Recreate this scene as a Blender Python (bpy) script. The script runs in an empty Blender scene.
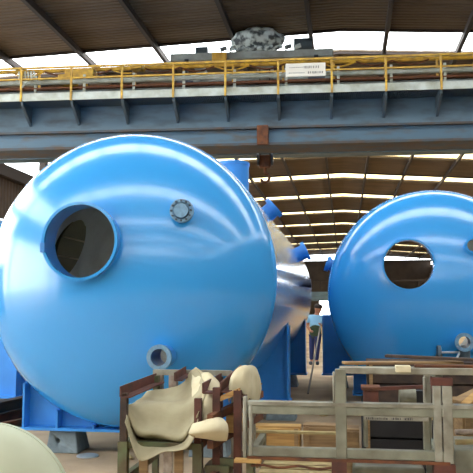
import bpy, bmesh, math, random
from mathutils import Vector, Matrix, Euler
from mathutils import noise as mnoise
random.seed(7)
C = bpy.context.scene.collection
PI = math.pi
F = 720.0
CAM = Vector((0, 0, 1.6))
ROT = Euler((PI/2 + math.radians(5.83), 0, math.radians(8.53)), 'XYZ').to_matrix()

def at(px, py, Y):
    """point on the plane y=Y that a photo position looks at (used to lay things out at their real distance)"""
    d = ROT @ Vector(((px-236.5)/F, (236.5-py)/F, -1))
    return CAM + d*((Y-CAM.y)/d.y)

# ------------------------------------------------------------------ materials
def mat(name, col, rough=0.6, metal=0.0, var=0.0, vscale=4.0, col2=None, bump=0.0, bscale=20.0, spec=0.5,
        coat=0.0, wave=None, stretch=(1,1,1), lo=0.35, hi=0.7):
    m = bpy.data.materials.new(name); m.use_nodes = True
    nt = m.node_tree; N = nt.nodes; L = nt.links
    b = N['Principled BSDF']
    b.inputs['Roughness'].default_value = rough
    b.inputs['Metallic'].default_value = metal
    b.inputs['Specular IOR Level'].default_value = spec
    b.inputs['Coat Weight'].default_value = coat
    b.inputs['Coat Roughness'].default_value = 0.13
    b.inputs['Base Color'].default_value = (*col, 1)
    tc = N.new('ShaderNodeTexCoord'); mp = N.new('ShaderNodeMapping')
    mp.inputs['Scale'].default_value = stretch
    L.new(tc.outputs['Object'], mp.inputs['Vector'])
    if col2 is not None or var:
        if col2 is None: col2 = tuple(c*(1-var) for c in col)
        n = N.new('ShaderNodeTexNoise'); n.inputs['Scale'].default_value = vscale; n.inputs['Detail'].default_value = 6
        L.new(mp.outputs[0], n.inputs['Vector'])
        r = N.new('ShaderNodeValToRGB')
        r.color_ramp.elements[0].position = lo; r.color_ramp.elements[1].position = hi
        r.color_ramp.elements[0].color = (*col, 1); r.color_ramp.elements[1].color = (*col2, 1)
        L.new(n.outputs['Fac'], r.inputs[0]); L.new(r.outputs[0], b.inputs['Base Color'])
    last = None
    if wave:
        w = N.new('ShaderNodeTexWave'); w.wave_type = 'BANDS'; w.bands_direction = wave[0]
        w.inputs['Scale'].default_value = wave[1]; w.inputs['Distortion'].default_value = 0
        L.new(tc.outputs['Object'], w.inputs['Vector'])
        bp = N.new('ShaderNodeBump'); bp.inputs['Strength'].default_value = wave[2]; bp.inputs['Distance'].default_value = .05
        L.new(w.outputs['Fac'], bp.inputs['Height']); last = bp
    if bump:
        n2 = N.new('ShaderNodeTexNoise'); n2.inputs['Scale'].default_value = bscale; n2.inputs['Detail'].default_value = 4
        L.new(mp.outputs[0], n2.inputs['Vector'])
        b2 = N.new('ShaderNodeBump'); b2.inputs['Strength'].default_value = bump; b2.inputs['Distance'].default_value = .02
        L.new(n2.outputs['Fac'], b2.inputs['Height'])
        if last: L.new(last.outputs[0], b2.inputs['Normal'])
        last = b2
    if last: L.new(last.outputs[0], b.inputs['Normal'])
    return m

def lin(r, g, b):
    f = lambda c: (c/255/12.92) if c <= 10 else ((c/255+.055)/1.055)**2.4
    return (f(r), f(g), f(b))

M = {}
M['blue']   = mat('blue_gloss_paint', (.034,.315,.72), rough=.24, coat=1.0, spec=.5, bump=.02, bscale=3)
M['saddle'] = mat('blue_saddle_paint', (.035,.265,.70), rough=.38, var=.15, vscale=3)
M['neck']   = mat('blue_neck_paint', (.05,.24,.60), rough=.35)
M['inner']  = mat('dull_tank_lining', (.60,.66,.68), rough=.7, var=.25, vscale=2)
M['flange'] = mat('galvanised_flange', (.20,.36,.50), rough=.45, metal=.35, var=.3, vscale=30)
M['pipemetal'] = mat('bare_pipe_metal', (.45,.50,.52), rough=.4, metal=.6)
M['bolt']   = mat('dark_bolt_steel', (.05,.06,.08), rough=.5, metal=.6)
M['concrete'] = mat('grey_concrete', (.19,.235,.25), rough=.9, var=.3, vscale=12, bump=.3)
M['floor']  = mat('sandy_workshop_floor', lin(180,156,124), rough=.9, col2=lin(136,114,88), vscale=.9, bump=.35, bscale=14)
M['roof']   = mat('brown_corrugated_roof', lin(100,83,64), rough=.9, var=.35, vscale=1.3, wave=('Y', 1.6, .8), stretch=(.3,1,1))
M['purlin'] = mat('dark_roof_steel', lin(50,40,34), rough=.8)
M['sheet']  = mat('brown_wall_sheeting', lin(86,70,56), rough=.9, var=.4, vscale=1.5, wave=('Y', 1.2, .6))
M['endsheet'] = mat('brown_end_wall_sheeting', lin(70,58,48), rough=.9, var=.5, vscale=.8)
M['crane']  = mat('weathered_blue_grey_paint', lin(82,106,120), rough=.55, col2=lin(60,70,76), vscale=2.2, lo=.45, hi=.75, stretch=(.6,1,2))
M['cranelow'] = mat('worn_blue_girder_paint', lin(74,100,116), rough=.55, col2=lin(82,74,62), vscale=2.4, lo=.5, hi=.72, stretch=(.5,1,2))
M['cranetop'] = mat('pale_grey_with_toplight', lin(150,160,160), rough=.6, col2=lin(110,112,108), vscale=2)  # girder top: overhead light put into the colour; trolley frame: plain pale grey
M['grate']  = mat('blue_walkway_grating', lin(70,88,102), rough=.6, wave=('X', 6, 1.0))
M['toe']    = mat('pale_toe_board', lin(190,196,186), rough=.6, col2=lin(150,150,130), vscale=3)
M['darkrust'] = mat('grimy_girder_edge', lin(86,72,60), rough=.8, col2=lin(66,78,86), vscale=3)
M['yellow'] = mat('yellow_handrail_paint', lin(214,170,52), rough=.5, col2=lin(150,112,40), vscale=5)
M['rust']   = mat('brown_rust', lin(112,66,34), rough=.85, col2=lin(70,42,28), vscale=7, bump=.3)
M['rustred'] = mat('red_brown_rusty_steel', lin(98,54,40), rough=.8, col2=lin(60,38,30), vscale=6)
M['darkbrown'] = mat('dark_brown_timber', lin(70,52,38), rough=.8, col2=lin(40,30,24), vscale=9, stretch=(1,.2,1))
M['galv']   = mat('galvanised_rack_tube', lin(158,155,138), rough=.5, metal=.2, col2=lin(112,104,86), vscale=6, bump=.1)
M['galvgreen'] = mat('grey_green_rack_tube', lin(138,138,118), rough=.55, metal=.15, col2=lin(105,100,82), vscale=5, bump=.1)
M['green']  = mat('old_olive_green_paint', lin(92,100,66), rough=.7, col2=lin(84,62,40), vscale=6)
M['pink']   = mat('chalky_pinkish_post', lin(186,172,156), rough=.7, col2=lin(130,112,98), vscale=12)
M['tarp']   = mat('olive_beige_canvas', lin(164,154,122), rough=.9, col2=lin(134,122,92), vscale=3, bump=.4, bscale=9)
M['cream']  = mat('cream_canvas', lin(204,192,158), rough=.9, col2=lin(182,168,132), vscale=4, bump=.4, bscale=9)
M['palegreen'] = mat('pale_green_primer', lin(184,188,160), rough=.5, col2=lin(168,170,142), vscale=2)
M['wood']   = mat('yellow_pine_boards', lin(190,150,86), rough=.8, col2=lin(140,98,52), vscale=5, stretch=(.4,1,6))
M['wood2']  = mat('brown_weathered_boards', lin(158,128,86), rough=.8, col2=lin(120,92,60), vscale=5, stretch=(.4,1,6))
M['black']  = mat('black_crate_side', lin(34,32,32), rough=.7, var=.4, vscale=6)
M['straw']  = mat('straw_coloured_board', lin(188,170,120), rough=.9, col2=lin(150,130,88), vscale=8)
M['white']  = mat('off_white_board', lin(226,220,204), rough=.6)
M['ink']    = mat('grey_ink', lin(120,116,108), rough=.8)
M['stencil'] = mat('faded_stencil_ink', lin(66,62,58), rough=.8)
M['olive']  = mat('olive_hole_view', lin(104,104,64), rough=.7)  # colour of the hall outside, for the disc in the side hole
M['hoist']  = mat('pale_blue_grey_hoist_paint', lin(190,204,206), rough=.6, col2=lin(70,80,86), vscale=5, lo=.45, hi=.6)
M['greydark'] = mat('dark_grey_machine_paint', lin(70,84,92), rough=.6)
M['skin']   = mat('skin', lin(150,100,76), rough=.6)
M['hair']   = mat('dark_brown_hair', lin(38,28,22), rough=.8)
M['shirt']  = mat('light_blue_shirt', lin(130,180,214), rough=.9)
M['apron']  = mat('dark_green_apron', lin(52,66,44), rough=.9)
M['trouser'] = mat('navy_work_trousers', lin(34,44,92), rough=.9)
M['pole']   = mat('dull_pole_steel', lin(96,88,80), rough=.6)

def pane_mat(name, col, trans):
    m = bpy.data.materials.new(name); m.use_nodes = True
    nt = m.node_tree; nt.nodes.clear()
    o = nt.nodes.new('ShaderNodeOutputMaterial'); mx = nt.nodes.new('ShaderNodeMixShader')
    t = nt.nodes.new('ShaderNodeBsdfTransparent'); t.inputs[0].default_value = (*col, 1)
    d = nt.nodes.new('ShaderNodeBsdfTranslucent'); d.inputs[0].default_value = (*col, 1)
    mx.inputs[0].default_value = trans
    nt.links.new(d.outputs[0], mx.inputs[1]); nt.links.new(t.outputs[0], mx.inputs[2]); nt.links.new(mx.outputs[0], o.inputs[0])
    return m
M['pane'] = pane_mat('clear_skylight_sheet', (.97,.97,.97), .93)
M['paneyellow'] = pane_mat('yellowed_skylight_sheet', (.86,.78,.58), .8)
M['glass'] = pane_mat('window_glass', (.95,.96,.96), .93)

# ------------------------------------------------------------------ mesh helpers
def V(*a): return Vector(a)

def box(bm, x0, x1, y0, y1, z0, z1, mx=None):
    vs = [bm.verts.new(V(x, y, z) if mx is None else mx @ V(x, y, z)) for x in (x0, x1) for y in (y0, y1) for z in (z0, z1)]
    for q in ((0,1,3,2), (4,6,7,5), (0,4,5,1), (2,3,7,6), (0,2,6,4), (1,5,7,3)):
        bm.faces.new([vs[i] for i in q])

def bar(bm, a, b, w, h, up=V(0,0,1)):
    """rectangular bar from a to b, w across and h along up"""
    a, b = V(*a), V(*b); d = b-a; L = d.length; d.normalize()
    s = d.cross(up)
    if s.length < 1e-4: s = d.cross(V(0,1,0))
    s.normalize(); u = s.cross(d)
    mx = Matrix.Translation(a) @ Matrix((s, d, u)).transposed().to_4x4()
    box(bm, -w/2, w/2, 0, L, -h/2, h/2, mx)

def tube(bm, a, b, r, n=12, r2=None, caps=True):
    a, b = V(*a), V(*b); d = (b-a).normalized()
    s = d.cross(V(0,0,1))
    if s.length < 1e-3: s = d.cross(V(0,1,0))
    s.normalize(); u = s.cross(d); r2 = r if r2 is None else r2
    A = [bm.verts.new(a + (s*math.cos(t)+u*math.sin(t))*r) for t in [2*PI*i/n for i in range(n)]]
    B = [bm.verts.new(b + (s*math.cos(t)+u*math.sin(t))*r2) for t in [2*PI*i/n for i in range(n)]]
    for i in range(n):
        f = bm.faces.new((A[i], A[(i+1)%n], B[(i+1)%n], B[i])); f.smooth = True
    if caps: bm.faces.new(A[::-1]); bm.faces.new(B)

def lathe(bm, prof, origin, axis, n=64, close=True):
    """prof: closed list of (r, h) spun about axis through origin"""
    o, ax = V(*origin), V(*axis).normalized()
    s = ax.cross(V(0,0,1))
    if s.length < 1e-3: s = V(1,0,0)
    s.normalize(); u = s.cross(ax)
    rings = []
    for r, h in prof:
        if r < 1e-6: rings.append([bm.verts.new(o+ax*h)])
        else: rings.append([bm.verts.new(o + ax*h + (s*math.cos(t)+u*math.sin(t))*r) for t in [2*PI*i/n for i in range(n)]])
    m = len(rings)
    for k in range(m if close else m-1):
        A, B = rings[k], rings[(k+1) % m]
        for i in range(n):
            j = (i+1) % n
            if len(A) == 1 and len(B) == 1: break
            if len(A) == 1: q = (A[0], B[i], B[j])
            elif len(B) == 1: q = (A[i], B[0], A[j])
            else: q = (A[i], B[i], B[j], A[j])
            f = bm.faces.new(q); f.smooth = True

def prism(bm, pts, y0, y1):
    """polygon of (x,z) extruded along y"""
    A = [bm.verts.new((x, y0, z)) for x, z in pts]; B = [bm.verts.new((x, y1, z)) for x, z in pts]
    n = len(pts)
    bm.faces.new(A); bm.faces.new(B[::-1])
    for i in range(n): bm.faces.new((A[i], B[i], B[(i+1)%n], A[(i+1)%n]))

def obj(name, bm, m, parent=None, bevel=0, auto=True, sub=0):
    bmesh.ops.recalc_face_normals(bm, faces=bm.faces)
    me = bpy.data.meshes.new(name); bm.to_mesh(me); bm.free()
    me.materials.append(M[m] if isinstance(m, str) else m)
    o = bpy.data.objects.new(name, me); C.objects.link(o)
    if parent is not None:
        o.parent = parent
        o.matrix_parent_inverse = Matrix.Translation(-parent.location) if parent.type == 'EMPTY' else Matrix()
    if bevel:
        md = o.modifiers.new('bevel', 'BEVEL'); md.width = bevel; md.segments = 2; md.limit_method = 'ANGLE'
    if sub:
        md = o.modifiers.new('sub', 'SUBSURF'); md.levels = sub; md.render_levels = sub
    if auto:
        try: me.set_sharp_from_angle(angle=math.radians(40))
        except Exception: pass
    return o

def tag(o, label, cat, group=None):
    o['label'] = label; o['category'] = cat
    if group: o['group'] = group
    return o
def thing(name, label, cat, loc, group=None):
    o = bpy.data.objects.new(name, None); C.objects.link(o); o.location = loc; o.empty_display_size = .2
    return tag(o, label, cat, group)
def struct(o): o['kind'] = 'structure'; return o
def BM(): return bmesh.new()

def cut(o, cutters):
    """cut holes in a solid mesh and bake the result"""
    for c in cutters:
        md = o.modifiers.new('cut', 'BOOLEAN'); md.operation = 'DIFFERENCE'; md.object = c; md.solver = 'EXACT'
    dg = bpy.context.evaluated_depsgraph_get(); dg.update()
    me = bpy.data.meshes.new_from_object(o.evaluated_get(dg)); me.name = o.name
    o.modifiers.clear(); o.data = me
    for c in cutters: bpy.data.objects.remove(c, do_unlink=True)
def cutter(a, b, r):
    bm = BM(); tube(bm, a, b, r, 48); return obj('cutter', bm, 'bolt', auto=False)

# ------------------------------------------------------------------ building
RIDGE, SL, XW = 10.2, .055, 13.0
def rz(x): return RIDGE - (.028 if x < 0 else .07)*abs(x)
def atz(px, py, z):
    d = ROT @ Vector(((px-236.5)/F, (236.5-py)/F, -1)); return CAM + d*((z-CAM.z)/d.z)
strips = [-24, -16.2, -8.4, -.6, 7.2, 14.9, 22.6, 30.8, 39, 46, 54, 62.8, 71.9, 82, 91.8, 101]      # centre of each skylight strip
SW = .95
Y0, Y1 = -27.0, 112.0
bm = BM(); box(bm, -40, 40, Y0-14, Y1+25, -.12, 0); struct(obj('floor', bm, 'floor'))
edges = [Y0] + [v for c in strips for v in (c-SW, c+SW)] + [Y1]
bm = BM()
for i in range(0, len(edges), 2):
    a, b = edges[i], edges[i+1]
    if b-a < .1: continue
    for s in (-1, 1):
        pts = [(0, RIDGE), (s*XW, rz(s*XW)), (s*XW, rz(s*XW)+.08), (0, RIDGE+.08)]
        prism(bm, pts, a, b)
struct(obj('ceiling', bm, 'roof'))
n = 1
for c in strips:
    for s in (-1, 1):
        bm = BM(); prism(bm, [(0, RIDGE+.03), (s*XW, rz(s*XW)+.03), (s*XW, rz(s*XW)+.05), (0, RIDGE+.05)], c-SW, c+SW)
        struct(obj('window_%d' % n, bm, 'pane' if c < 32 else 'paneyellow')); n += 1
# purlins running the length of the hall
t = 1
for x in [-12.6] + [round(atz(q, 0, 9.95).x, 2) for q in (-65, 30, 123, 217, 306, 392, 478, 570)] + [9.2, 11.2]:
    bm = BM(); bar(bm, (x, Y0, rz(x)-.11), (x, Y1, rz(x)-.11), .12, .2)
    struct(obj('trim_%d' % t, bm, 'purlin')); t += 1
# cross beams at the edges of each skylight strip
for c in strips:
    for e in ((-SW-.05), (SW+.05)):
        bm = BM()
        for s in (-1, 1): bar(bm, (0, c+e, RIDGE-.04), (s*XW, c+e, rz(s*XW)-.04), .07, .08)
        struct(obj('trim_%d' % t, bm, 'purlin')); t += 1
# left wall: low sheeting, runway ledge, tall glazed band; big loading openings beside the near tanks
ZR = 6.9
bm = BM()
box(bm, -XW-.15, -XW, 24.0, Y1, 0, ZR); box(bm, -XW-.15, -XW, Y0, -4, 0, ZR); box(bm, -XW-.15, -XW, -4, 7.0, 5.2, ZR); box(bm, -XW-.15, -XW, 7.0, 24, 0, 3.2)
struct(obj('wall_left', bm, 'sheet'))
bm = BM(); box(bm, XW, XW+.15, Y0, 46, 0, 8.4); box(bm, XW, XW+.15, 58, Y1, 0, 8.4); box(bm, XW, XW+.15, 46, 58, 6.5, 8.4)
struct(obj('wall_right', bm, 'sheet'))
for s in (-1, 1):
    bm = BM(); bar(bm, (s*(XW-.15), Y0, ZR), (s*(XW-.15), Y1, ZR), .3, .45)
    struct(obj('trim_%d' % t, bm, 'purlin')); t += 1
    bm = BM(); bar(bm, (s*(XW-.05), Y0, rz(s*XW)-.2), (s*(XW-.05), Y1, rz(s*XW)-.2), .1, .4)
    struct(obj('trim_%d' % t, bm, 'purlin')); t += 1
    for k in range(18):
        y = Y0 + 1 + k*7.9
        bm = BM(); bar(bm, (s*(XW-.1), y, 0), (s*(XW-.1), y, rz(s*XW)-.1), .3, .3, V(0,1,0))
        struct(obj('trim_%d' % t, bm, 'purlin')); t += 1
        if k < 17:
            bm = BM(); box(bm, s*XW-.01, s*XW+.01, y+.15, y+7.75, ZR+.2 if s < 0 else 8.4, rz(s*XW)-.4)
            struct(obj('window_%d' % n, bm, 'glass')); n += 1
# far end wall with an open doorway
bm = BM(); box(bm, -XW, -3.9, Y1, Y1+.2, 0, rz(XW)-.1); box(bm, -1.8, XW, Y1, Y1+.2, 0, rz(XW)-.1); box(bm, -3.9, -1.8, Y1, Y1+.2, 3.0, rz(XW)-.1)
struct(obj('wall_back', bm, 'endsheet'))
bm = BM(); box(bm, -XW, XW, Y0, Y0+.2, 0, rz(XW)-.1)
struct(obj('wall_front', bm, 'endsheet'))

# ------------------------------------------------------------------ far overhead crane (dark beam seen between the tanks)
o = thing('bridge_crane', 'distant dark overhead crane beam seen between the two blue tanks', 'crane', (0, 60, 3.1))
bm = BM(); box(bm, -12.8, 12.8, 60, 60.6, 2.35, 3.1); obj('girder', bm, 'crane', o)
bm = BM()
for x in range(-12, 13, 2): bar(bm, (x, 60.3, 3.1), (x, 60.3, 4.0), .08, .08)
box(bm, -12.8, 12.8, 60.2, 60.4, 3.95, 4.05); obj('handrail', bm, 'purlin', o)
for x in (-12.2, 12.2):
    bm = BM(); box(bm, x-.4, x+.4, 59.7, 60.9, 0, 2.35); obj('leg', bm, 'purlin', o)

# ------------------------------------------------------------------ overhead crane in front
cr = thing('bridge_crane', 'blue grey overhead crane girder with yellow handrail walkway spanning the hall', 'crane', (0, 20, 6))
GX0, GX1 = -12.7, 12.7
def zc(py, Y): return at(340, py, Y).z
zb, zm, zw = zc(144, 19.5), zc(125, 19.5), zc(90, 18.86)
TOP = zc(80, 19.7)
bm = BM(); box(bm, GX0, GX1, 19.55, 20.35, zb+.07, zm-.06); obj('girder', bm, 'cranelow', cr)
bm = BM(); box(bm, GX0, GX1, 19.42, 20.48, zm-.06, zm); box(bm, GX0, GX1, 19.42, 20.48, zb, zb+.07); obj('flange', bm, 'darkrust', cr)
bm = BM(); box(bm, GX0, GX1, 19.58, 20.32, zm, zw-.05); obj('upper_web', bm, 'crane', cr)
bm = BM(); box(bm, GX0, GX1, 19.7, 20.3, zw, TOP-.06); obj('top_box', bm, 'cranetop', cr)  # made paler than the web to imitate light from above
bm = BM(); box(bm, GX0, GX1, 19.62, 20.36, TOP-.06, TOP); obj('top_flange', bm, 'rust', cr)
bm = BM(); box(bm, GX0, GX1, 22.9, 23.5, zb+.5, TOP); obj('rear_girder', bm, 'crane', cr)
bm = BM(); box(bm, GX0, GX1, 18.88, 19.7, zw-.05, zw); obj('walkway', bm, 'grate', cr)
bm = BM(); box(bm, GX0, GX1, 18.84, 18.88, zw-.06, zc(84.5, 18.86)); obj('toe_board', bm, 'toe', cr)
zt_, z2_, z3_ = zc(58.5, 18.86), zc(70, 18.86), zc(79.5, 18.86)
posts = [-.32 + 1.425*k for k in range(-8, 9)]
for x in posts:
    bm = BM()
    A = [V(x-.035, 18.9, zw-.05), V(x-.035, 19.58, zw-.05), V(x-.035, 19.58, zw-.6), V(x-.035, 18.9, zw-.16)]
    vs = [bm.verts.new(p) for p in A] + [bm.verts.new(p+V(.07,0,0)) for p in A]
    for q in ((0,1,2,3), (7,6,5,4), (0,4,5,1), (1,5,6,2), (2,6,7,3), (3,7,4,0)): bm.faces.new([vs[i] for i in q])
    obj('bracket', bm, 'greydark', cr)
    bm = BM(); bar(bm, (x, 18.82, zw-.08), (x, 18.82, zt_), .055, .05, V(0,1,0)); obj('post', bm, 'yellow', cr)
for z, w in ((zt_, .055), (z2_, .04)):
    bm = BM(); bar(bm, (GX0, 18.82, z), (GX1, 18.82, z), .05, w); obj('rail', bm, 'yellow', cr)
bm = BM(); bar(bm, (GX0, 18.86, z3_), (GX1, 18.86, z3_), .03, .03); obj('rail', bm, 'rust', cr)
zf = zc(61.5, 19.9)
bm = BM(); tube(bm, (GX0, 19.9, zf), (GX1, 19.9, zf), .06, 8); obj('cable_track', bm, 'yellow', cr)
bm = BM(); box(bm, GX0, GX1, 20.0, 20.06, TOP, TOP+.16); obj('rail_beam', bm, 'rust', cr)
zp = zc(73.5, 19.35)
bm = BM(); tube(bm, (GX0, 19.35, zp), (GX1, 19.35, zp), .07, 8)
for x in posts: bar(bm, (x+.2, 19.35, zw), (x+.2, 19.35, zp+.2), .07, .05, V(0,1,0))
obj('conduit', bm, 'toe', cr)
for x in posts:
    bm = BM(); bar(bm, (x+.1, 19.9, TOP), (x+.1, 19.9, zf), .06, .06, V(0,1,0)); obj('bracket', bm, 'yellow', cr)
for k in range(12):
    x0 = -9.6 + k*1.0
    bm = BM()
    pts = [V(x0 + i*.1, 19.84, zf-.04 - .13*math.sin(PI*i/10)) for i in range(11)]
    for a, b in zip(pts, pts[1:]): tube(bm, a, b, .025, 6)
    obj('festoon_cable', bm, 'rust' if k % 3 else 'yellow', cr)
for x0, x1, z0, z1 in ((-8.05, -7.55, zc(76, 19.5), zc(66, 19.5)), (-7.85, -7.0, zc(70, 19.5), zc(61, 19.5)), (-5.95, -5.6, zc(63, 19.5), zc(58, 19.5)), (3.55, 3.9, zc(72, 19.5), zc(64, 19.5))):
    bm = BM(); box(bm, x0, x1, 19.4, 19.8, z0, z1); obj('drive_housing', bm, 'yellow', cr, bevel=.03)
bm = BM(); box(bm, -2.36, -2.04, 19.36, 19.55, zb, zm+.02); obj('rusty_bracket', bm, 'rust', cr, bevel=.02)

# trolley with rope drum
DZ = TOP - 8.02; HZ = 9.62 - 9.18
tr = thing('hoist_trolley', 'pale grey hoist trolley with big rope drum on top of the crane girder', 'hoist', (-2, 20.8, 8.05))
bm = BM(); box(bm, -5.0, -.2, 20.4, 20.75, 8.92, 9.15); box(bm, -5.0, -.2, 22.4, 22.7, 8.92, 9.15); box(bm, -4.4, -4.1, 20.6, 22.6, 8.95, 9.1); box(bm, -.7, -.4, 20.6, 22.6, 8.95, 9.1); box(bm, -2.5, -2.0, 20.6, 22.6, 8.95, 9.1)
obj('frame', bm, 'cranetop', tr, bevel=.02)
for x in (-4.5, -.7):
    for y in (20.2, 23.2):
        bm = BM(); tube(bm, (x, y-.07, TOP+.24), (x, y+.07, TOP+.24), .24, 20); obj('wheel', bm, 'bolt', tr)
        bm = BM(); bar(bm, (x, 20.45 if y < 21 else 22.65, 8.95), (x, y, TOP+.24), .12, .12); obj('axle', bm, 'bolt', tr)
# lumpy covered hoist body
hc = at(260, 42.5, 21.2)
bm = BM(); bmesh.ops.create_icosphere(bm, subdivisions=4, radius=1)
for v in bm.verts:
    d = 1 + .16*mnoise.noise(v.co*2.2) + .07*mnoise.noise(v.co*6)
    v.co = V(hc.x + v.co.x*.80*d, 21.2 + v.co.y*.5*d, hc.z + max(-.75, v.co.z)*.40*d)
for f in bm.faces: f.smooth = True
obj('hoist_cover', bm, 'hoist', tr)
bm = BM()
for i in range(9):
    x = -3.5 + i*.27
    tube(bm, (x, 20.38, 9.2), (x+.2, 20.38, 9.26), .07, 8)
obj('cable_chain', bm, 'hoist', tr)
bm = BM(); tube(bm, (-1.35, 21.0, 9.42), (-.8, 21.0, 9.42), .28, 24); obj('motor', bm, 'greydark', tr)
bm = BM(); tube(bm, (-4.3, 21.0, 9.32), (-3.95, 21.0, 9.32), .22, 24); obj('brake_drum', bm, 'greydark', tr)
bm = BM(); box(bm, -3.72, -3.3, 20.2, 20.38, zc(58, 20.2), zc(48, 20.2)); obj('control_box', bm, 'yellow', tr, bevel=.02)

hk = thing('crane_hook', 'rusty hook block hanging on ropes below the crane girder', 'hook', (-2.25, 21.4, 5.4))
bm = BM(); box(bm, -2.42, -2.08, 21.3, 21.5, 5.85, 6.25); obj('block', bm, 'rust', hk, bevel=.04)
bm = BM(); tube(bm, (-2.4, 21.4, 6.2), (-2.4, 21.4, 8.96), .02, 6); tube(bm, (-2.1, 21.4, 6.2), (-2.1, 21.4, 8.96), .02, 6); obj('rope', bm, 'purlin', hk)
for x in (-2.46, -2.04):
    bm = BM(); tube(bm, (x-.03, 21.4, 6.12), (x+.03, 21.4, 6.12), .19, 20); obj('pulley', bm, 'bolt', hk)
bm = BM()
pts = [V(-2.25, 21.4, 5.88), V(-2.25, 21.4, 5.7)] + [V(-2.25 + .13*math.sin(a), 21.4, 5.56 + .14*math.cos(a)) for a in [i*PI/7 for i in range(0, 11)]]
for a, b in zip(pts, pts[1:]): tube(bm, a, b, .045, 10)
obj('hook', bm, 'rust', hk)

sg = thing('sign_board', 'white rectangular sign with two faded lines on the crane handrail', 'sign', (-1.1, 18.8, 7.65))
a, b = at(283.5, 78, 18.8), at(323, 63, 18.8)
bm = BM(); box(bm, a.x, b.x, 18.79, 18.82, a.z, b.z); bd = obj('board', bm, 'white', sg)
H = b.z-a.z; W = b.x-a.x
random.seed(3)
for row, (u0, u1, hh) in enumerate(((.46, .86, .2), (.08, .5, .07), (.56, .92, .17), (.1, .42, .07))):
    zm_ = a.z + H*(.68 if row in (0, 3) else .27); u = u0
    while u < u1:
        w = random.uniform(.012, .03); x = a.x + u*W
        bm = BM(); box(bm, x, x+w*W, 18.783, 18.789, zm_-hh*H/2*random.uniform(.6, 1), zm_+hh*H/2); obj('faded_letter', bm, 'ink', bd); u += w + random.uniform(.012, .03)

# small machinery on top of the crane walkway's left end
ws = thing('cable_bundle', 'pale looped cables hanging over the crane handrail at far left', 'cable', (-8.75, 18.7, 7.6))
bm = BM()
for k in range(6):
    x = -8.98 + k*.085; d = random.uniform(.25, .5)
    pts = [V(x + .03*math.sin(i), 18.86 + .06*math.cos(PI*2*i/10), 8.23 - d*abs(math.sin(PI*i/10))) for i in range(11)]
    for p, q in zip(pts, pts[1:]): tube(bm, p, q, .022, 6)
obj('cable', bm, 'toe', ws)

# the crane stands slightly skewed across the hall
for r in (cr, tr, hk, sg, ws):
    p = Matrix.Rotation(math.radians(3.0), 4, 'Z') @ (r.location - V(0, 20, 0)); r.location = p + V(0, 20, 0); r.rotation_euler.z = math.radians(3.0)

# ------------------------------------------------------------------ tanks
def head_mesh(cx, cz, R, y, h, sgn=-1, th=.025, n=96):
    """elliptical dished head, bulging along sgn*Y from plane y"""
    k = 20; prof = []
    for i in range(k+1):
        a = PI/2*i/k; prof.append((R*math.cos(a), h*math.sin(a)))
    for i in range(k, -1, -1):
        a = PI/2*i/k; prof.append(((R-th)*math.cos(a), (h-th)*math.sin(a)))
    prof[k] = (0, h); prof[k+1] = (0, h-th)
    bm = BM(); lathe(bm, [(max(r, 0), q) for r, q in prof], (cx, y, cz), (0, sgn, 0), n)
    return bm

def ring(bm, o, ax, r1, r0, h0, h1, n=48):
    lathe(bm, [(r0, h0), (r1, h0), (r1, h1), (r0, h1)], o, ax, n)

def two_tone(o, axis_c, R, mi):
    """inside faces get the lining material"""
    o.data.materials.append(M[mi])
    for p in o.data.polygons: pass

def saddle(parent, cx, cz, R, y, w, top, base, ribs, th=.03, flange_w=.5, shift=0):
    """curved support plate under a tank with ribs and a base plate"""
    pts = []
    zb = base+.03
    if top >= cz - math.sqrt(max(R*R-w*w, 0)) and w < R:
        top = cz - math.sqrt(R*R-w*w)
    ax = math.sqrt(max(R*R-(top-cz)**2, 0)); ax = min(ax, w)
    a0 = math.atan2(top-cz, ax)
    arc = [(cx + (R-.008)*math.cos(t), cz + (R-.008)*math.sin(t)) for t in [a0 + (-PI-2*a0)*i/40 for i in range(41)]]
    pts = [(cx+w, zb), (cx+w, top)] + arc + [(cx-w, top), (cx-w, zb)]
    if w - ax < 1e-3: pts = [(cx+w, zb)] + arc + [(cx-w, zb)]
    bm = BM(); A = pts
    # triangulate as vertical strips: arc columns down to base
    top_line = [(cx+w, top)] + arc + [(cx-w, top)] if w-ax >= 1e-3 else arc
    vt0 = [bm.verts.new((x, y, z)) for x, z in top_line]; vt1 = [bm.verts.new((x, y+th, z)) for x, z in top_line]
    vb0 = [bm.verts.new((x, y, zb)) for x, z in top_line]; vb1 = [bm.verts.new((x, y+th, zb)) for x, z in top_line]
    for i in range(len(top_line)-1):
        bm.faces.new((vt0[i], vt0[i+1], vb0[i+1], vb0[i])); bm.faces.new((vt1[i+1], vt1[i], vb1[i], vb1[i+1]))
        bm.faces.new((vt0[i+1], vt0[i], vt1[i], vt1[i+1])); bm.faces.new((vb0[i], vb0[i+1], vb1[i+1], vb1[i]))
    bm.faces.new((vt0[0], vb0[0], vb1[0], vt1[0])); bm.faces.new((vt0[-1], vt1[-1], vb1[-1], vb0[-1]))
    s = obj('saddle', bm, 'saddle', parent)
    bm = BM(); box(bm, cx-w-.02, cx+w+.02, y-flange_w*.3, y+flange_w*.7, base, base+.03); obj('base_plate', bm, 'saddle', s)
    for dx in ribs:
        for sx in ((-1, 1) if dx else (1,)):
            x = cx + sx*dx
            zt = cz - math.sqrt(max(R*R-(dx-.01)**2, 0)) - .005 if dx < R-.05 else top
            zt = min(zt, top)
            for (ya, yb) in ((y-flange_w*.28, y), (y+th, y+flange_w*.68)):
                bm = BM(); box(bm, x-.012, x+.012, ya, yb, zb, zt if ya > y else zt); obj('rib', bm, 'saddle', s)
    return s

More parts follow.
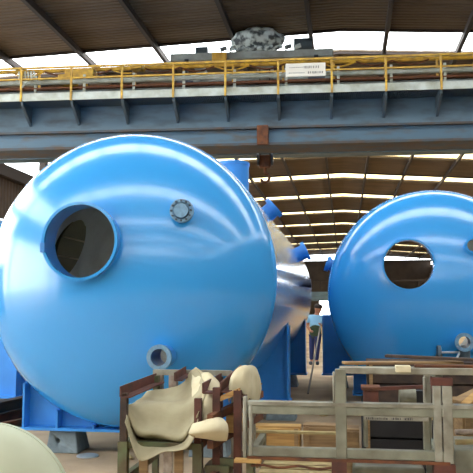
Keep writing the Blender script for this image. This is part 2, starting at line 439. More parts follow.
def nozzle(parent, cx, cz, R, y, ang, r, ln, m='saddle'):
    """flanged nozzle standing radially out of the shell at angle ang"""
    d = V(math.cos(ang), 0, math.sin(ang)); o = V(cx, y, cz)
    bm = BM(); lathe(bm, [(r*.85, R-.06), (r, R-.06), (r, R+ln), (r*.85, R+ln)], o, d, 28)
    nz = obj('nozzle', bm, m, parent)
    bm = BM(); lathe(bm, [(0, R+ln-.02), (r*1.32, R+ln-.02), (r*1.32, R+ln+.05), (0, R+ln+.05)], o, d, 28); obj('flange', bm, m, nz)
    return nz

def blind_flange(parent, c, r, m='flange', bolts=12, plate=True):
    bm = BM(); tube(bm, c, c+V(0,.25,0), r*.72, 24); nz = obj('nozzle', bm, 'neck', parent)
    bm = BM(); lathe(bm, [(0, -.02), (r*.62, -.02), (r*.66, 0), (r, 0), (r, .05), (0, .05)], c, (0, 1, 0), 36); fl = obj('blind_flange', bm, m, nz)
    for i in range(bolts):
        a = 2*PI*i/bolts; p = c + V(math.cos(a)*r*.84, -.022, math.sin(a)*r*.84)
        bm = BM(); tube(bm, p, p+V(0,.04,0), r*.085, 6); obj('bolt', bm, 'bolt', fl)
    return nz

def make_tank(name, label, loc, cx, cz, R, y0, y1, h, ports, holes_shell=(), rear=True):
    root = thing(name, label, 'tank', loc)
    hd = obj('dished_head', head_mesh(cx, cz, R, y0, h), 'blue', root)
    hd.data.materials.append(M['inner'])
    cs = [cutter((x, y0-h-1, z), (x, y0+.3, z), r-.012) for (x, z, r, yo, wt) in ports]
    if cs: cut(hd, cs)
    bm = BM(); lathe(bm, [(R-.025, 0), (R, 0), (R, y1-y0), (R-.025, y1-y0)], (cx, y0, cz), (0, 1, 0), 96)
    sh = obj('shell', bm, 'blue', root)
    sh.data.materials.append(M['inner'])
    cs = [cutter(a, b, r) for a, b, r in holes_shell]
    if cs: cut(sh, cs)
    for o in (hd, sh):
        me = o.data
        if len(me.materials) < 2: me.materials.append(M['inner'])
        for p in me.polygons:
            c = p.center; nrm = p.normal
            dr = V(c.x-cx, 0, c.z-cz)
            if o is sh: inside = nrm.dot(dr) < 0
            else: inside = nrm.dot(V(c.x-cx, (c.y-y0)*(R/h)**2, c.z-cz)) < 0
            p.material_index = 1 if inside else 0
            p.use_smooth = True
        try: me.set_sharp_from_angle(angle=math.radians(40))
        except Exception: pass
    # weld seam ring
    bm = BM(); lathe(bm, [(R-.01, -.012), (R+.006, -.008), (R+.006, .008), (R-.01, .012)], (cx, y0, cz), (0, 1, 0), 96); obj('weld_seam', bm, 'blue', root)
    if rear:
        rh = obj('rear_head', head_mesh(cx, cz, R, y1, h, 1), 'blue', root)
    for (x, z, r, yo, wt) in ports:
        q = 1 - ((x-cx)**2+(z-cz)**2)/R**2
        ys = y0 - h*math.sqrt(q)
        bm = BM(); ring(bm, (x, yo, z), (0, 1, 0), r, r-wt, 0, (ys-yo)+.16)
        nk = obj('porthole_neck', bm, 'neck', root)
        bm = BM(); ring(bm, (x, yo, z), (0, 1, 0), r+.012, r-wt-.002, -.012, .02); obj('lip', bm, 'blue', nk)
    return root

# near tank (left of the picture)
t1 = make_tank('storage_tank', 'big blue steel tank with large open round porthole, nearest the camera', (-2.43, 12, .26),
    -2.43, 1.96, 1.68, 8.0, 16.6, .76,
    [(-2.725, 2.315, .40, 7.14, .015), (-1.86, 1.125, .112, 7.17, .02)],
    [((-2.43-.943*1.2, 10.0, 1.96+.334*1.2), (-2.43-.943*2.2, 10.0, 1.96+.334*2.2), .44)], rear=False)
saddle(t1, -2.43, 1.96, 1.68, 8.02, 1.21, 5, .25, (1.20, .80, .37))
saddle(t1, -2.43, 1.96, 1.68, 10.8, 1.60, 1.5, .25, (1.585,), flange_w=.4)
saddle(t1, -2.43, 1.96, 1.68, 15.4, 1.60, 1.5, .25, (1.585,), flange_w=.4)
nozzle(t1, -2.43, 1.96, 1.68, 10.9, math.radians(41), .13, .13)
nozzle(t1, -2.43, 1.96, 1.68, 14.4, math.radians(26), .15, .16)
nozzle(t1, -2.43, 1.96, 1.68, 13.2, math.radians(4), .06, .10, 'bolt')
# upright manway on top
bm = BM(); lathe(bm, [(.23, 1.4), (.25, 1.4), (.25, 2.04), (.23, 2.04)], (-1.68, 10.8, 1.80), (0, 0, 1), 36); mw = obj('manway', bm, 'saddle', t1)
bm = BM(); lathe(bm, [(0, 2.0), (.262, 2.0), (.262, 2.05), (0, 2.05)], (-1.68, 10.8, 1.80), (0, 0, 1), 36); obj('manway_flange', bm, 'saddle', mw)
bm = BM(); tube(bm, (-2.43-.943*1.61, 10.0, 1.96+.334*1.61), (-2.43-.943*1.70, 10.0, 1.96+.334*1.70), .46, 36); mc = obj('hole_view_disc', bm, 'olive', t1)  # added disc, coloured to stand for the view out through the shell hole
bm = BM()
for t_ in (-.14, .14): bar(bm, (-2.43-.943*1.6+.334*t_, 9.6, 1.96+.334*1.6+.943*t_), (-2.43-.943*1.6+.334*t_, 10.4, 1.96+.334*1.6+.943*t_), .02, .02)
obj('hole_view_bar', bm, 'cream', mc)  # pale bars stand for bright lines in the view outside
blind_flange(t1, V(-1.67, 7.26, 2.63), .125)
bm = BM(); ring(bm, (-1.86, 7.14, 1.125), (0, 1, 0), .128, .085, -.01, .03, 36); nf = obj('nozzle_flange', bm, 'flange', t1)
bm = BM(); box(bm, -3.14, -3.09, 7.1, 7.16, 2.2, 2.3); obj('lug', bm, 'neck', t1)

# second tank, further back on the right
t2 = make_tank('storage_tank', 'blue steel tank behind the racks, with see-through porthole and drain pipe', (1.32, 14, .26),
    1.32, 1.83, 1.57, 11.1, 16.6, .72,
    [(.90, 2.24, .36, 10.42, .013), (1.79, 2.50, .10, 10.42, .015), (1.61, 1.16, .11, 10.32, .018)], (), rear=False)
saddle(t2, 1.32, 1.83, 1.57, 11.9, 1.2, 5, .25, (1.19, .8, .4))
saddle(t2, 1.32, 1.83, 1.57, 15.4, 1.80, 1.5, .25, (1.78,), flange_w=.4)
nozzle(t2, 1.32, 1.83, 1.57, 12.3, math.radians(161), .10, .10)
bm = BM(); ring(bm, (1.61, 10.29, 1.16), (0, 1, 0), .128, .08, -.01, .03, 36); obj('nozzle_flange', bm, 'flange', t2)
bm = BM()
pts = [(1.61, 10.44, 1.10), (1.61, 10.40, 1.03), (1.57, 10.36, 1.02), (1.28, 10.34, 1.02)]
for p, q in zip(pts, pts[1:]): tube(bm, p, q, .035 if p[0] > 1.58 else .014, 12)
dr = obj('drain_pipe', bm, 'pipemetal', t2)
bm = BM(); tube(bm, (1.25, 10.34, 1.0), (1.295, 10.34, 1.0), .115, 28); obj('pipe_flange', bm, 'greydark', dr)
bm = BM(); tube(bm, (1.54, 10.32, 1.01), (1.49, 10.30, .92), .016, 8); obj('valve_lever', bm, 'pipemetal', dr)
bm = BM(); tube(bm, (1.62, 10.38, 1.08), (1.62, 10.38, .86), .075, 16); obj('valve_body', bm, 'greydark', dr)
bm = BM(); tube(bm, (1.28, 10.34, .97), (1.28, 10.62, .97), .04, 12); obj('stub', bm, 'greydark', dr)

# third tank, mostly hidden behind the near one
t3 = make_tank('storage_tank', 'blue tank at left edge, mostly hidden behind the nearest tank', (-7.1, 13, .26),
    -7.1, 1.86, 1.6, 10.9, 16.6, .2, [], (), rear=True)
saddle(t3, -7.1, 1.86, 1.6, 10.72, 2.1, 1.5, .25, (2.085,), flange_w=.5)
saddle(t3, -7.1, 1.86, 1.6, 15.4, 1.62, 1.5, .25, (1.61,), flange_w=.4)

def block(x, y, label, w=.44, group='concrete blocks under the tank saddles', hole=False):
    bm = BM(); d = .2; h = .25; i = .05
    lo = [V(x-w/2, y-d, 0), V(x+w/2, y-d, 0), V(x+w/2, y+d, 0), V(x-w/2, y+d, 0)]
    hi = [V(x-w/2+i*.4, y-d+i, h), V(x+w/2-i, y-d+i, h), V(x+w/2-i, y+d-i, h), V(x-w/2+i*.4, y+d-i, h)]
    a = [bm.verts.new(p) for p in lo]; b = [bm.verts.new(p) for p in hi]
    bm.faces.new(a[::-1]); bm.faces.new(b)
    for k in range(4): bm.faces.new((a[k], a[(k+1)%4], b[(k+1)%4], b[k]))
    o = obj('concrete_block', bm, 'concrete', bevel=.012)
    if hole:
        c = cutter((x-.06, y-.4, .13), (x-.06, y+.0, .13), .03); bpy.context.view_layer.update(); cut(o, [c])
    tag(o, label, 'block', group); return o
block(-3.17, 8.1, 'grey concrete block with round hole under nearest tank, beside pale green drum', w=.38, hole=True)
block(-1.5, 8.1, 'concrete block under the nearest tank, behind the canvas draped rack')
block(-.95, 10.85, 'concrete block under right wing of the nearest tank, middle saddle')
block(-3.4, 10.85, 'concrete block under left side of the nearest tank, middle saddle')
block(-1.15, 15.45, 'concrete block under right wing of the nearest tank, rearmost saddle', w=.3)
block(-3.4, 15.45, 'concrete block under left side of the nearest tank, rearmost saddle')
block(.45, 12.0, 'concrete block under left end of right tank, front saddle')
block(2.2, 12.0, 'concrete block under right end of right tank, front saddle')
block(-.1, 15.45, 'concrete block under left end of right tank, rear saddle', w=.3)
block(2.6, 15.45, 'concrete block under right end of right tank, rear saddle')
block(-5.8, 10.8, 'concrete block under right end of the half hidden left tank, front saddle')
block(-7.4, 10.8, 'concrete block under left end of the half hidden left tank, front saddle')
block(-5.8, 15.45, 'concrete block under right end of the half hidden left tank, rear saddle')
block(-7.4, 15.45, 'concrete block under left end of the half hidden left tank, rear saddle')

# ------------------------------------------------------------------ steel beams on the floor, left
def ibeam(a, b, s, m, label, group=None):
    bm = BM(); a, b = V(*a), V(*b)
    bar(bm, a+V(0,0,s/2), b+V(0,0,s/2), s*.12, s); bar(bm, a+V(0,0,s*.05), b+V(0,0,s*.05), s*.8, s*.1); bar(bm, a+V(0,0,s*.95), b+V(0,0,s*.95), s*.8, s*.1)
    return tag(obj('steel_beam', bm, m), label, 'beam', group)
ibeam((-4.78, 9.3, 0), (-4.40, 13, 0), .17, 'rustred', 'rusty steel beam on the floor left of nearest tank, bottom of the pile', 'rusty beams on the floor')
ibeam((-4.76, 9.4, .17), (-4.42, 12.9, .17), .17, 'darkbrown', 'dark steel beam lying on top of the rusty beam left of nearest tank', 'rusty beams on the floor')
ibeam((-4.55, 9.3, 0), (-3.85, 12.2, 0), .1, 'rust', 'thin rusty beam on the floor beside the pile of beams', 'rusty beams on the floor')
ibeam((-5.5, 13.2, 0), (-4.2, 13.0, 0.0), .1, 'wood', 'pale short beam on the floor far left') if False else None

bm = BM(); p = at(87, 458, 7.8)
lathe(bm, [(0, 0), (.12, 0), (.12, .012), (.10, .02), (0, .02)], (-3.07+.25, 7.78, .001), (0, 0, 1), 28)
tag(obj('metal_disc', bm, 'pipemetal'), 'small pale round metal disc lying on the floor by the concrete block', 'disc')

# pale green drum lower left
dm = thing('vessel_drum', 'pale green round vessel end lying low at the bottom left corner', 'drum', (-1.9, 3.75, 0))
bm = BM()
prof = [(0, .09), (.1, .088), (.2, .08), (.3, .065), (.38, .045), (.44, .02), (.475, -.02), (.49, -.07), (.49, -1.0), (0, -1.0)]
dc = at(-22, 528, 3.7)
prof = [(r, max(h, -.12)) for r, h in prof]
lathe(bm, prof, (dc.x, 3.7, .495), (0, -1, 0), 64, close=False); obj('body', bm, 'palegreen', dm)
bm = BM(); ring(bm, (dc.x, 3.78, .495), (0, 1, 0), .494, .485, 0, .02, 64); obj('seam', bm, 'palegreen', dm)

# ------------------------------------------------------------------ person
def skin_chain(verts, edges, name, m, parent, sub=2):
    me = bpy.data.meshes.new(name); me.from_pydata([v[:3] for v in verts], edges, []); me.materials.append(M[m])
    o = bpy.data.objects.new(name, me); C.objects.link(o); o.parent = parent
    if parent: o.matrix_parent_inverse = Matrix.Translation(-parent.location)
    md = o.modifiers.new('skin', 'SKIN'); md.use_smooth_shade = True
    for i, v in enumerate(verts):
        r = v[3]; me.skin_vertices[0].data[i].radius = (r, v[4] if len(v) > 4 else r)
    me.skin_vertices[0].data[0].use_root = True
    s = o.modifiers.new('sub', 'SUBSURF'); s.levels = sub; s.render_levels = sub
    return o
px, pyy = at(315.5, 362, 21.6).x, 21.6
pn = thing('person', 'person in light blue shirt, dark apron and navy trousers standing between tanks', 'person', (px, pyy, 0))
# body: one continuous figure, back half turned, leaning to the right with an arm forward
B = [(px, pyy, .95, .16, .12), (px, pyy, 1.15, .15, .11), (px+.04, pyy, 1.34, .19, .12), (px+.06, pyy, 1.47, .08, .07), (px+.08, pyy, 1.52, .07), (px+.10, pyy-.01, 1.62, .125, .13), (px+.11, pyy-.01, 1.74, .11),
     (px-.09, pyy, .86, .09), (px-.11, pyy+.02, .48, .065), (px-.12, pyy+.05, .10, .045), (px-.14, pyy-.10, .045, .04),
     (px+.09, pyy, .86, .09), (px+.06, pyy-.04, .48, .065), (px+.03, pyy+.02, .10, .045), (px+.06, pyy-.12, .045, .04),
     (px-.17, pyy, 1.40, .06), (px-.24, pyy-.04, 1.14, .045), (px-.12, pyy-.2, .98, .035), (px-.05, pyy-.25, .97, .035),
     (px+.25, pyy-.02, 1.38, .06), (px+.36, pyy-.14, 1.2, .045), (px+.26, pyy-.30, 1.14, .035), (px+.2, pyy-.34, 1.16, .035)]
E = [(0,1),(1,2),(2,3),(3,4),(4,5),(5,6),(0,7),(7,8),(8,9),(9,10),(0,11),(11,12),(12,13),(13,14),(2,15),(15,16),(16,17),(17,18),(2,19),(19,20),(20,21),(21,22)]
skin_chain(B, E, 'body', 'skin', pn)
hand = [(px+.2, pyy-.34, 1.16)]
for k in range(5):
    fx = px+.20-.012*k; z = 1.14+.015*k
    skin_chain([(fx, pyy-.34, z+.02, .012), (fx-.03, pyy-.38, z+.02, .009), (fx-.05, pyy-.36, z+.02, .008)], [(0,1),(1,2)], 'finger', 'skin', pn, 1)
S = [(px, pyy, .98, .175, .135), (px, pyy, 1.15, .17, .13), (px+.04, pyy, 1.34, .205, .14), (px+.06, pyy, 1.45, .09, .08), (px-.18, pyy, 1.40, .08), (px-.24, pyy-.035, 1.2, .068), (px+.26, pyy-.02, 1.38, .08), (px+.35, pyy-.12, 1.22, .068)]
skin_chain(S, [(0,1),(1,2),(2,3),(2,4),(4,5),(2,6),(6,7)], 'shirt', 'shirt', pn)
T = [(px, pyy, .93, .17, .135), (px-.09, pyy, .84, .11), (px-.11, pyy+.02, .48, .082), (px-.12, pyy+.05, .12, .065), (px+.09, pyy, .84, .11), (px+.06, pyy-.04, .48, .082), (px+.03, pyy+.02, .12, .065)]
skin_chain(T, [(0,1),(1,2),(2,3),(0,4),(4,5),(5,6)], 'trousers', 'trouser', pn)
skin_chain([(px, pyy-.01, .72, .19, .17), (px, pyy-.01, .98, .195, .165), (px+.02, pyy-.01, 1.22, .17, .16)], [(0,1),(1,2)], 'apron', 'apron', pn)
skin_chain([(px+.10, pyy-.05, 1.62, .12, .12), (px+.11, pyy-.035, 1.71, .15, .14), (px+.11, pyy-.02, 1.79, .10)], [(0,1),(1,2)], 'hair', 'hair', pn)
bm = BM(); tube(bm, (px+.11, pyy+.07, 1.69), (px+.11, pyy+.125, 1.66), .012, 8, .02); obj('nose', bm, 'skin', pn)
for s in (-1, 1):
    bm = BM(); tube(bm, (px+.11+s*.04, pyy+.07, 1.70), (px+.11+s*.04, pyy+.10, 1.70), .014, 8); obj('eye', bm, 'white', pn)
    bm = BM(); tube(bm, (px+.11+s*.085, pyy, 1.69), (px+.11+s*.115, pyy-.01, 1.70), .03, 10); obj('ear', bm, 'skin', pn)
for s in (0, 1):
    c = V(*(B[10][:3] if s == 0 else B[14][:3]))
    bm = BM(); box(bm, c.x-.05, c.x+.05, c.y-.06, c.y+.2, 0, .1); obj('shoe', bm, 'bolt', pn, bevel=.03)
hx = px+.17
bm = BM(); a = at(308, 392, 14.05); tube(bm, (a.x, 14.05, .012), (hx, pyy-.38, 1.16), .02, 10)
tag(obj('steel_pole', bm, 'pole'), 'long thin pole slanting from the floor up to the person\'s hand', 'pole')

# ------------------------------------------------------------------ racks in the foreground, left
LR = thing('steel_rack', 'brown steel rack in the foreground with olive canvas slung inside it', 'rack', (-1.5, 6.3, 0))
def P(bm, x, y, z0, z1, w=.06): bar(bm, (x, y, z0), (x, y, z1), w, w, V(0,1,0))
Ya, Yb = 5.72, 6.75
def angle(bm, a, b, w=.07, t=.012):
    a, b = V(*a), V(*b); bar(bm, a, b, t, w); bar(bm, a+V(w/2,0,-w/2), b+V(w/2,0,-w/2), w, t)
for x, m in ((-1.78, 'rust'), (-1.17, 'rustred')):
    bm = BM(); P(bm, x, Ya+.02, .55, .93 if x < -1.5 else .90, .055); obj('post', bm, m if x > -1.5 else 'darkbrown', LR)
    bm = BM(); P(bm, x, Ya+.02, 0, .55, .075); obj('leg', bm, 'green', LR)
    bm = BM(); P(bm, x, Yb, 0, .98, .055); obj('rear_leg', bm, 'green' if x < -1.5 else 'rustred', LR)
bm = BM(); angle(bm, (-1.80, Ya-.03, .945), (-1.80, Yb+.05, .955), .085); obj('side_rail', bm, 'rustred', LR)
bm = BM(); angle(bm, (-1.15, Ya+.1, .97), (-1.15, Yb-.05, .975), .08); obj('side_rail', bm, 'rustred', LR)
bm = BM(); angle(bm, (-1.51, 6.35, 1.01), (-1.51, Yb+.05, 1.03), .07); obj('inner_rail', bm, 'rustred', LR)
bm = BM(); bar(bm, (-1.83, Yb+.08, 1.005), (-1.07, Yb+.08, 1.005), .06, .05); obj('rear_rail', bm, 'galv', LR)
for x in (-1.77, -1.63):
    bm = BM(); P(bm, x, Yb+.06, .6, .98, .075); obj('upright', bm, 'pink', LR)
for z, w in ((.52, .05), (.25, .06)):
    bm = BM(); bar(bm, (-1.78, Ya+.04, z), (-1.17, Ya+.04, z), .05, w); obj('cross_rail', bm, 'green', LR)
    bm = BM(); bar(bm, (-1.78, Ya, z), (-1.78, Yb, z), .05, w); obj('lower_side_rail', bm, 'green', LR)
    bm = BM(); bar(bm, (-1.17, Ya, z), (-1.17, Yb, z), .05, w); obj('lower_side_rail', bm, 'rust', LR)
for x in (-1.62, -1.42, -1.33):
    bm = BM(); bar(bm, (x, Ya+.05, .1), (x, Ya+.05, .5), .07, .03, V(0,1,0)); obj('slat', bm, 'wood2' if x != -1.42 else 'pink', LR)

MR = thing('steel_rack', 'narrow red brown steel rack with cream sheet over it, right of the slung canvas', 'rack', (-.95, 6.3, 0))
for (x, y, z1, m) in ((-1.03, 5.8, .98, 'rustred'), (-.86, 5.8, .96, 'rustred'), (-1.02, 6.7, 1.03, 'galv'), (-.86, 6.7, .93, 'galv')):
    bm = BM(); P(bm, x, y, .0, z1, .06); obj('leg', bm, m, MR)
bm = BM(); angle(bm, (-1.0, 5.8, .98), (-.97, 6.75, 1.05), .08); obj('top_rail', bm, 'rustred', MR)
bm = BM(); angle(bm, (-.86, 5.78, .94), (-.83, 6.75, .95), .06); obj('top_rail', bm, 'rust', MR)
for z in (.78, .58, .32):
    bm = BM(); bar(bm, (-1.05, 5.62, z-.02), (-.80, 6.9, z+.03), .05, .06); obj('side_rail', bm, 'rust', MR)
bm = BM(); bar(bm, (-1.03, 5.8, .40), (-.84, 5.8, .40), .05, .06); obj('cross_rail', bm, 'green', MR)
bm = BM(); bar(bm, (-1.03, 5.8, .88), (-.84, 5.8, .96), .04, .04); obj('cross_rail', bm, 'wood', MR)
bm = BM(); box(bm, -.98, -.86, 5.95, 6.1, .60, .74); obj('wood_packer', bm, 'wood', MR)
bm = BM(); box(bm, -1.12, -.92, 5.75, 5.95, 0, .38); obj('foot_box', bm, 'green', MR, bevel=.01)

def cr_(p, t):
    """point at parameter t along a smooth curve through the list p"""
    n = len(p)-1; i = min(int(t), n-1); u = t-i
    a, b, c, d = p[max(i-1, 0)], p[i], p[i+1], p[min(i+2, n)]
    return .5*((2*b) + (c-a)*u + (2*a-5*b+4*c-d)*u*u + (3*b-a-3*c+d)*u**3)

def cloth(name, grid, m, th=.006, nz=.012, sub=6, seed=0):
    """rows of (px,py,Y) control points at true distances, interpolated into a draped sheet"""
    rows = [[at(*g) for g in r] for r in grid]
    nu, nv = (len(rows[0])-1)*sub, (len(rows)-1)*sub
    cols = [[cr_(r, j/sub) for j in range(nu+1)] for r in rows]
    bm = BM(); G = []
    for i in range(nv+1):
        G.append([bm.verts.new(cr_([c[j] for c in cols], i/sub)) for j in range(nu+1)])
    for i in range(nv):
        for j in range(nu):
            f = bm.faces.new((G[i][j], G[i][j+1], G[i+1][j+1], G[i+1][j])); f.smooth = True
    bm.normal_update()
    for v in bm.verts:
        k = mnoise.noise(v.co*5 + V(seed, 0, 0)) + .5*mnoise.noise(v.co*13 + V(0, seed, 0)); v.co += v.normal*k*nz
    o = obj(name, bm, m, auto=False)
    so = o.modifiers.new('solid', 'SOLIDIFY'); so.thickness = th
    return o
tarp = cloth('canvas_tarp', [
    [(147,392,6.62), (158,390,6.64), (170,388,6.64), (183,384,6.62), (190,373,6.60), (196,367,6.56)],
    [(140,399,6.40), (155,401,6.40), (172,401,6.40), (186,395,6.38), (195,386,6.35), (203,379,6.3)],
    [(133,404,6.15), (146,403,6.10), (168,405,6.08), (186,406,6.05), (197,398,6.05), (207,390,6.0)],
    [(128,405,5.92), (140,418,5.92), (160,424,5.92), (184,424,5.90), (196,412,5.90), (203,402,5.88)],
    [(126,408,5.78), (137,432,5.76), (155,434,5.76), (180,439,5.75), (191,426,5.74), (199,412,5.70)],
    [(126,414,5.74), (138,437,5.90), (158,440,5.92), (180,442,5.90), (191,431,5.85), (198,418,5.72)],
    [(125,419,5.62), (137,446,5.70), (160,449,5.70), (182,446,5.70), (192,434,5.66), (198,422,5.64)],
    [(124,423,5.56), (139,459,5.52), (162,453,5.52), (186,449,5.54), (196,436,5.56), (200,425,5.58)]], 'tarp', nz=.012)
tag(tarp, 'olive beige canvas sheet sagging like a hammock inside the brown steel rack', 'tarpaulin')
c2 = cloth('canvas_sheet', [
    [(192,371,6.60), (197,368,6.62), (204,374,6.62), (212,381,6.62)],
    [(192,384,6.35), (202,380,6.35), (208,374,6.35), (219,382,6.35)],
    [(192,402,6.1), (202,394,6.05), (210,390,6.0), (220,394,6.0)],
    [(192,424,5.90), (201,412,5.84), (210,408,5.84), (219,412,5.86)],
    [(190,438,5.80), (202,430,5.80), (211,428,5.80), (218,430,5.82)]], 'cream', nz=.025, seed=5)
tag(c2, 'cream canvas sheet crumpled down between the two brown racks', 'sheet')
c3 = cloth('canvas_sheet', [
    [(229,404,5.88), (231,398,5.88), (236,392,5.88), (241,392,5.88), (245,398,5.9), (247,405,5.92)],
    [(228,392,5.9), (232,378,5.9), (239,371,5.9), (246,373,5.9), (249,384,5.92), (249,398,5.94)],
    [(230,385,6.15), (236,371,6.15), (244,366,6.15), (251,369,6.17), (255,380,6.18), (254,403,6.2)],
    [(237,381,6.45), (243,369,6.45), (249,366,6.45), (256,370,6.45), (261,384,6.45), (257,404,6.45)],
    [(244,382,6.75), (248,370,6.78), (252,368,6.8), (257,372,6.8), (262,385,6.8), (258,405,6.8)]], 'cream', nz=.02, seed=9)
tag(c3, 'cream canvas sheet humped over the top of the narrow red brown rack', 'sheet')
c4 = cloth('canvas_sheet', [
    [(193,424,5.62), (205,420,5.62), (218,417,5.64), (224,419,5.68)],
    [(190,430,5.56), (204,424,5.54), (219,423,5.55), (228,425,5.6)],
    [(189,434,5.54), (204,432,5.5), (219,432,5.52), (229,433,5.58)],
    [(194,437,5.6), (206,439,5.58), (218,441,5.6), (227,441,5.62)]], 'cream', nz=.01, seed=12)
tag(c4, 'small folded cream canvas flap poking out of the rack between two brown posts', 'sheet')

# ------------------------------------------------------------------ galvanised stillage, right
RR = thing('steel_stillage', 'long grey galvanised steel frame rack across the foreground right', 'rack', (.5, 5.5, 0))
Yf, Yr = 5.5, 6.3
def X(px_, Y=Yf, py=410): return at(px_, py, Y).x
def Z(py, Y=Yf, px_=345): return at(px_, py, Y).z
x0, x1 = X(248), 2.2
def rail(nm, xa, xb, y, pa, pb, m, d=.07):
    za, zb = Z(pb, y), Z(pa, y)
    bm = BM(); box(bm, xa, xb, y-d/2, y+d/2, za, zb); return obj(nm, bm, m, RR, bevel=.006)
rail('middle_rail', x0, x1, Yf, 406, 415, 'galvgreen')
bm = BM(); box(bm, x0, x1, Yf-.045, Yf+.06, Z(406), Z(402.5)); obj('rail_lip', bm, 'galv', RR)
rail('bottom_rail', x0, X(448), Yf, 448.5, 458, 'galvgreen')
bm = BM(); box(bm, x0, X(448), Yf-.05, Yf+.06, Z(461), Z(458)); obj('rail_lip', bm, 'rust', RR)
rail('top_rail', X(340), x1, Yf, 367, 373.5, 'galv')
rail('rear_top_rail', X(340, Yr), x1, Yr, 366, 369, 'galvgreen', .05)
rail('rear_bottom_rail', X(256, Yr), X(338, Yr), Yr, 432, 435, 'straw', .04)
def post(pa, pb, ta, tb, y, m, nm='post', d=.07):
    bm = BM(); box(bm, X(pa, y), X(pb, y), y-d/2-.004, y+d/2+.004, Z(tb, y), Z(ta, y)); return obj(nm, bm, m, RR, bevel=.006)
post(243.5, 247, 398, 460, Yf, 'galv'); post(249.5, 253, 404, 458, Yf, 'galv')
post(335.5, 346.5, 369, 459, Yf, 'galvgreen'); post(333, 335.2, 372, 403, Yf, 'galv')
post(433, 441, 384, 460, Yf, 'galv'); post(442, 452, 384, 460, Yf, 'galv')
post(431, 453, 376, 384, Yf, 'rustred', 'top_block')
post(424, 427, 376, 402, Yf+.1, 'galv'); post(423, 430, 412, 448, Yf+.1, 'galvgreen')
post(363, 367.5, 415, 446, Yf+.1, 'galvgreen')
for pa, pb in ((331, 346), (432, 453), (247, 254)):
    bm = BM(); box(bm, X(pa), X(pb), Yf-.05, Yf+.07, 0, Z(461)); obj('foot', bm, 'rustred' if pa > 300 else 'green', RR)
for x in (X(251), X(341), X(440)):
    for z in ((.52,) if x < 0.1 else (.52, 1.12)):
        bm = BM(); bar(bm, (x, Yf, z), (x, Yr, z), .05, .05); obj('side_rail', bm, 'galvgreen', RR)
    bm = BM(); bar(bm, (x, Yr, 0), (x, Yr, .55 if x < .1 else 1.13), .05, .05, V(0,1,0)); obj('rear_post', bm, 'galv', RR)
bm = BM(); box(bm, x1-.08, x1, Yf-.035, Yf+.035, 0, 1.15); obj('post', bm, 'galv', RR)
bm = BM(); box(bm, x1-.08, x1, Yr-.035, Yr+.035, 0, 1.15); obj('rear_post', bm, 'galv', RR)
# faint stencil marks on the middle rail
bm2 = BM(); box(bm2, X(364), X(428), Yf-.034, Yf+.03, Z(419), Z(415)); spl = obj('stencil_plate', bm2, 'galv', RR)
random.seed(11); q = 366
while q < 412:
    w = random.uniform(.5, 1.4)
    if not (388 < q < 391 or 400 < q < 403):
        bm = BM(); box(bm, X(q), X(q+w), Yf-.037, Yf-.035, Z(418.2), Z(415.8+random.uniform(0, .6))); obj('stencil_mark', bm, 'stencil', spl)
    q += w + random.uniform(.5, 1.1)
# thin sagging rod below
bm = BM(); pts = [V(X(252)+i*(X(331)-X(252))/12, Yf-.06, Z(467)+.008*math.sin(i*1.1)) for i in range(13)]
for a, b in zip(pts, pts[1:]): tube(bm, a, b, .009, 8)
obj('tie_rod', bm, 'rust', RR)
bm = BM(); box(bm, X(236), X(262), Yf-.1, Yf-.02, Z(463.5), Z(460.2)); obj('wood_strip', bm, 'wood', RR)

# crates and junk behind / below the stillage
def crate(name, label, xa, xb, ya, yb, z1, m, boards=3, cat='crate', z0=0):
    r = thing(name, label, cat, ((xa+xb)/2, (ya+yb)/2, z0))
    h = (z1-z0)/boards
    for k in range(boards):
        bm = BM(); box(bm, xa, xb, ya, ya+.025, z0+k*h+.008, z0+(k+1)*h-.008); obj('front_board', bm, m, r, bevel=.004)
    bm = BM(); box(bm, xa, xa+.025, ya+.03, yb, z0, z1-.01); box(bm, xb-.025, xb, ya+.03, yb, z0, z1-.01); box(bm, xa+.03, xb-.03, yb-.025, yb, z0, z1-.01); obj('side_boards', bm, m, r)
    bm = BM(); box(bm, xa, xb, ya+.028, yb, z1-.01, z1+.012); obj('lid', bm, m, r)
    for x in (xa+.02, xb-.06):
        bm = BM(); box(bm, x, x+.04, ya-.02, ya, z0, z1); obj('batten', bm, 'wood2', r)
    return r
crate('wooden_crate', 'yellow pine board crate low behind the grey rack, nearest the canvas rack', -.96, -.47, 7.5, 7.72, .40, 'wood', 2)
crate('wooden_crate', 'plain brown board crate seen through the grey rack, right of the yellow one', -.44, -.06, 7.5, 7.72, .42, 'wood2', 2)
c = crate('wooden_crate', 'dark fronted crate with straw coloured lid behind the grey rack', .16, .95, 7.2, 8.3, .56, 'black', 3)
for ch in c.children:
    if ch.name.startswith('lid'):
        ch.data.materials.clear(); ch.data.materials.append(M['straw']); ch['label'] = 'straw coloured lid'
crate('wooden_crate', 'small worn yellow box between brown crate and dark crate behind the rack', -.03, .12, 7.3, 7.6, .42, 'wood2', 2)
rb = thing('rusty_bin', 'red brown rusty steel bin on the dark crate behind the grey rack', 'bin', (.3, 7.6, .572))
bm = BM(); box(bm, .15+.02, .32, 7.45, 7.7, .572, .80); obj('body', bm, 'rustred', rb, bevel=.01)
bm = BM(); box(bm, .15, .34, 7.43, 7.72, .80, .83); obj('rim', bm, 'rust', rb)
bm = BM(); bar(bm, (.345, 7.62, .80), (.98, 7.62, .84), .05, .035); box(bm, .92, .97, 7.59, 7.65, .572, .82)
tag(obj('steel_angle', bm, 'rustred'), 'rusty steel bar bridging from the bin across the dark crate', 'bar')
g = thing('machine_part', 'grey machine part sitting on the straw coloured crate lid', 'machine part', (.62, 7.8, .572))
bm = BM(); tube(bm, (.55, 7.9, .68), (.72, 7.9, .68), .1, 20); obj('body', bm, 'galvgreen', g)
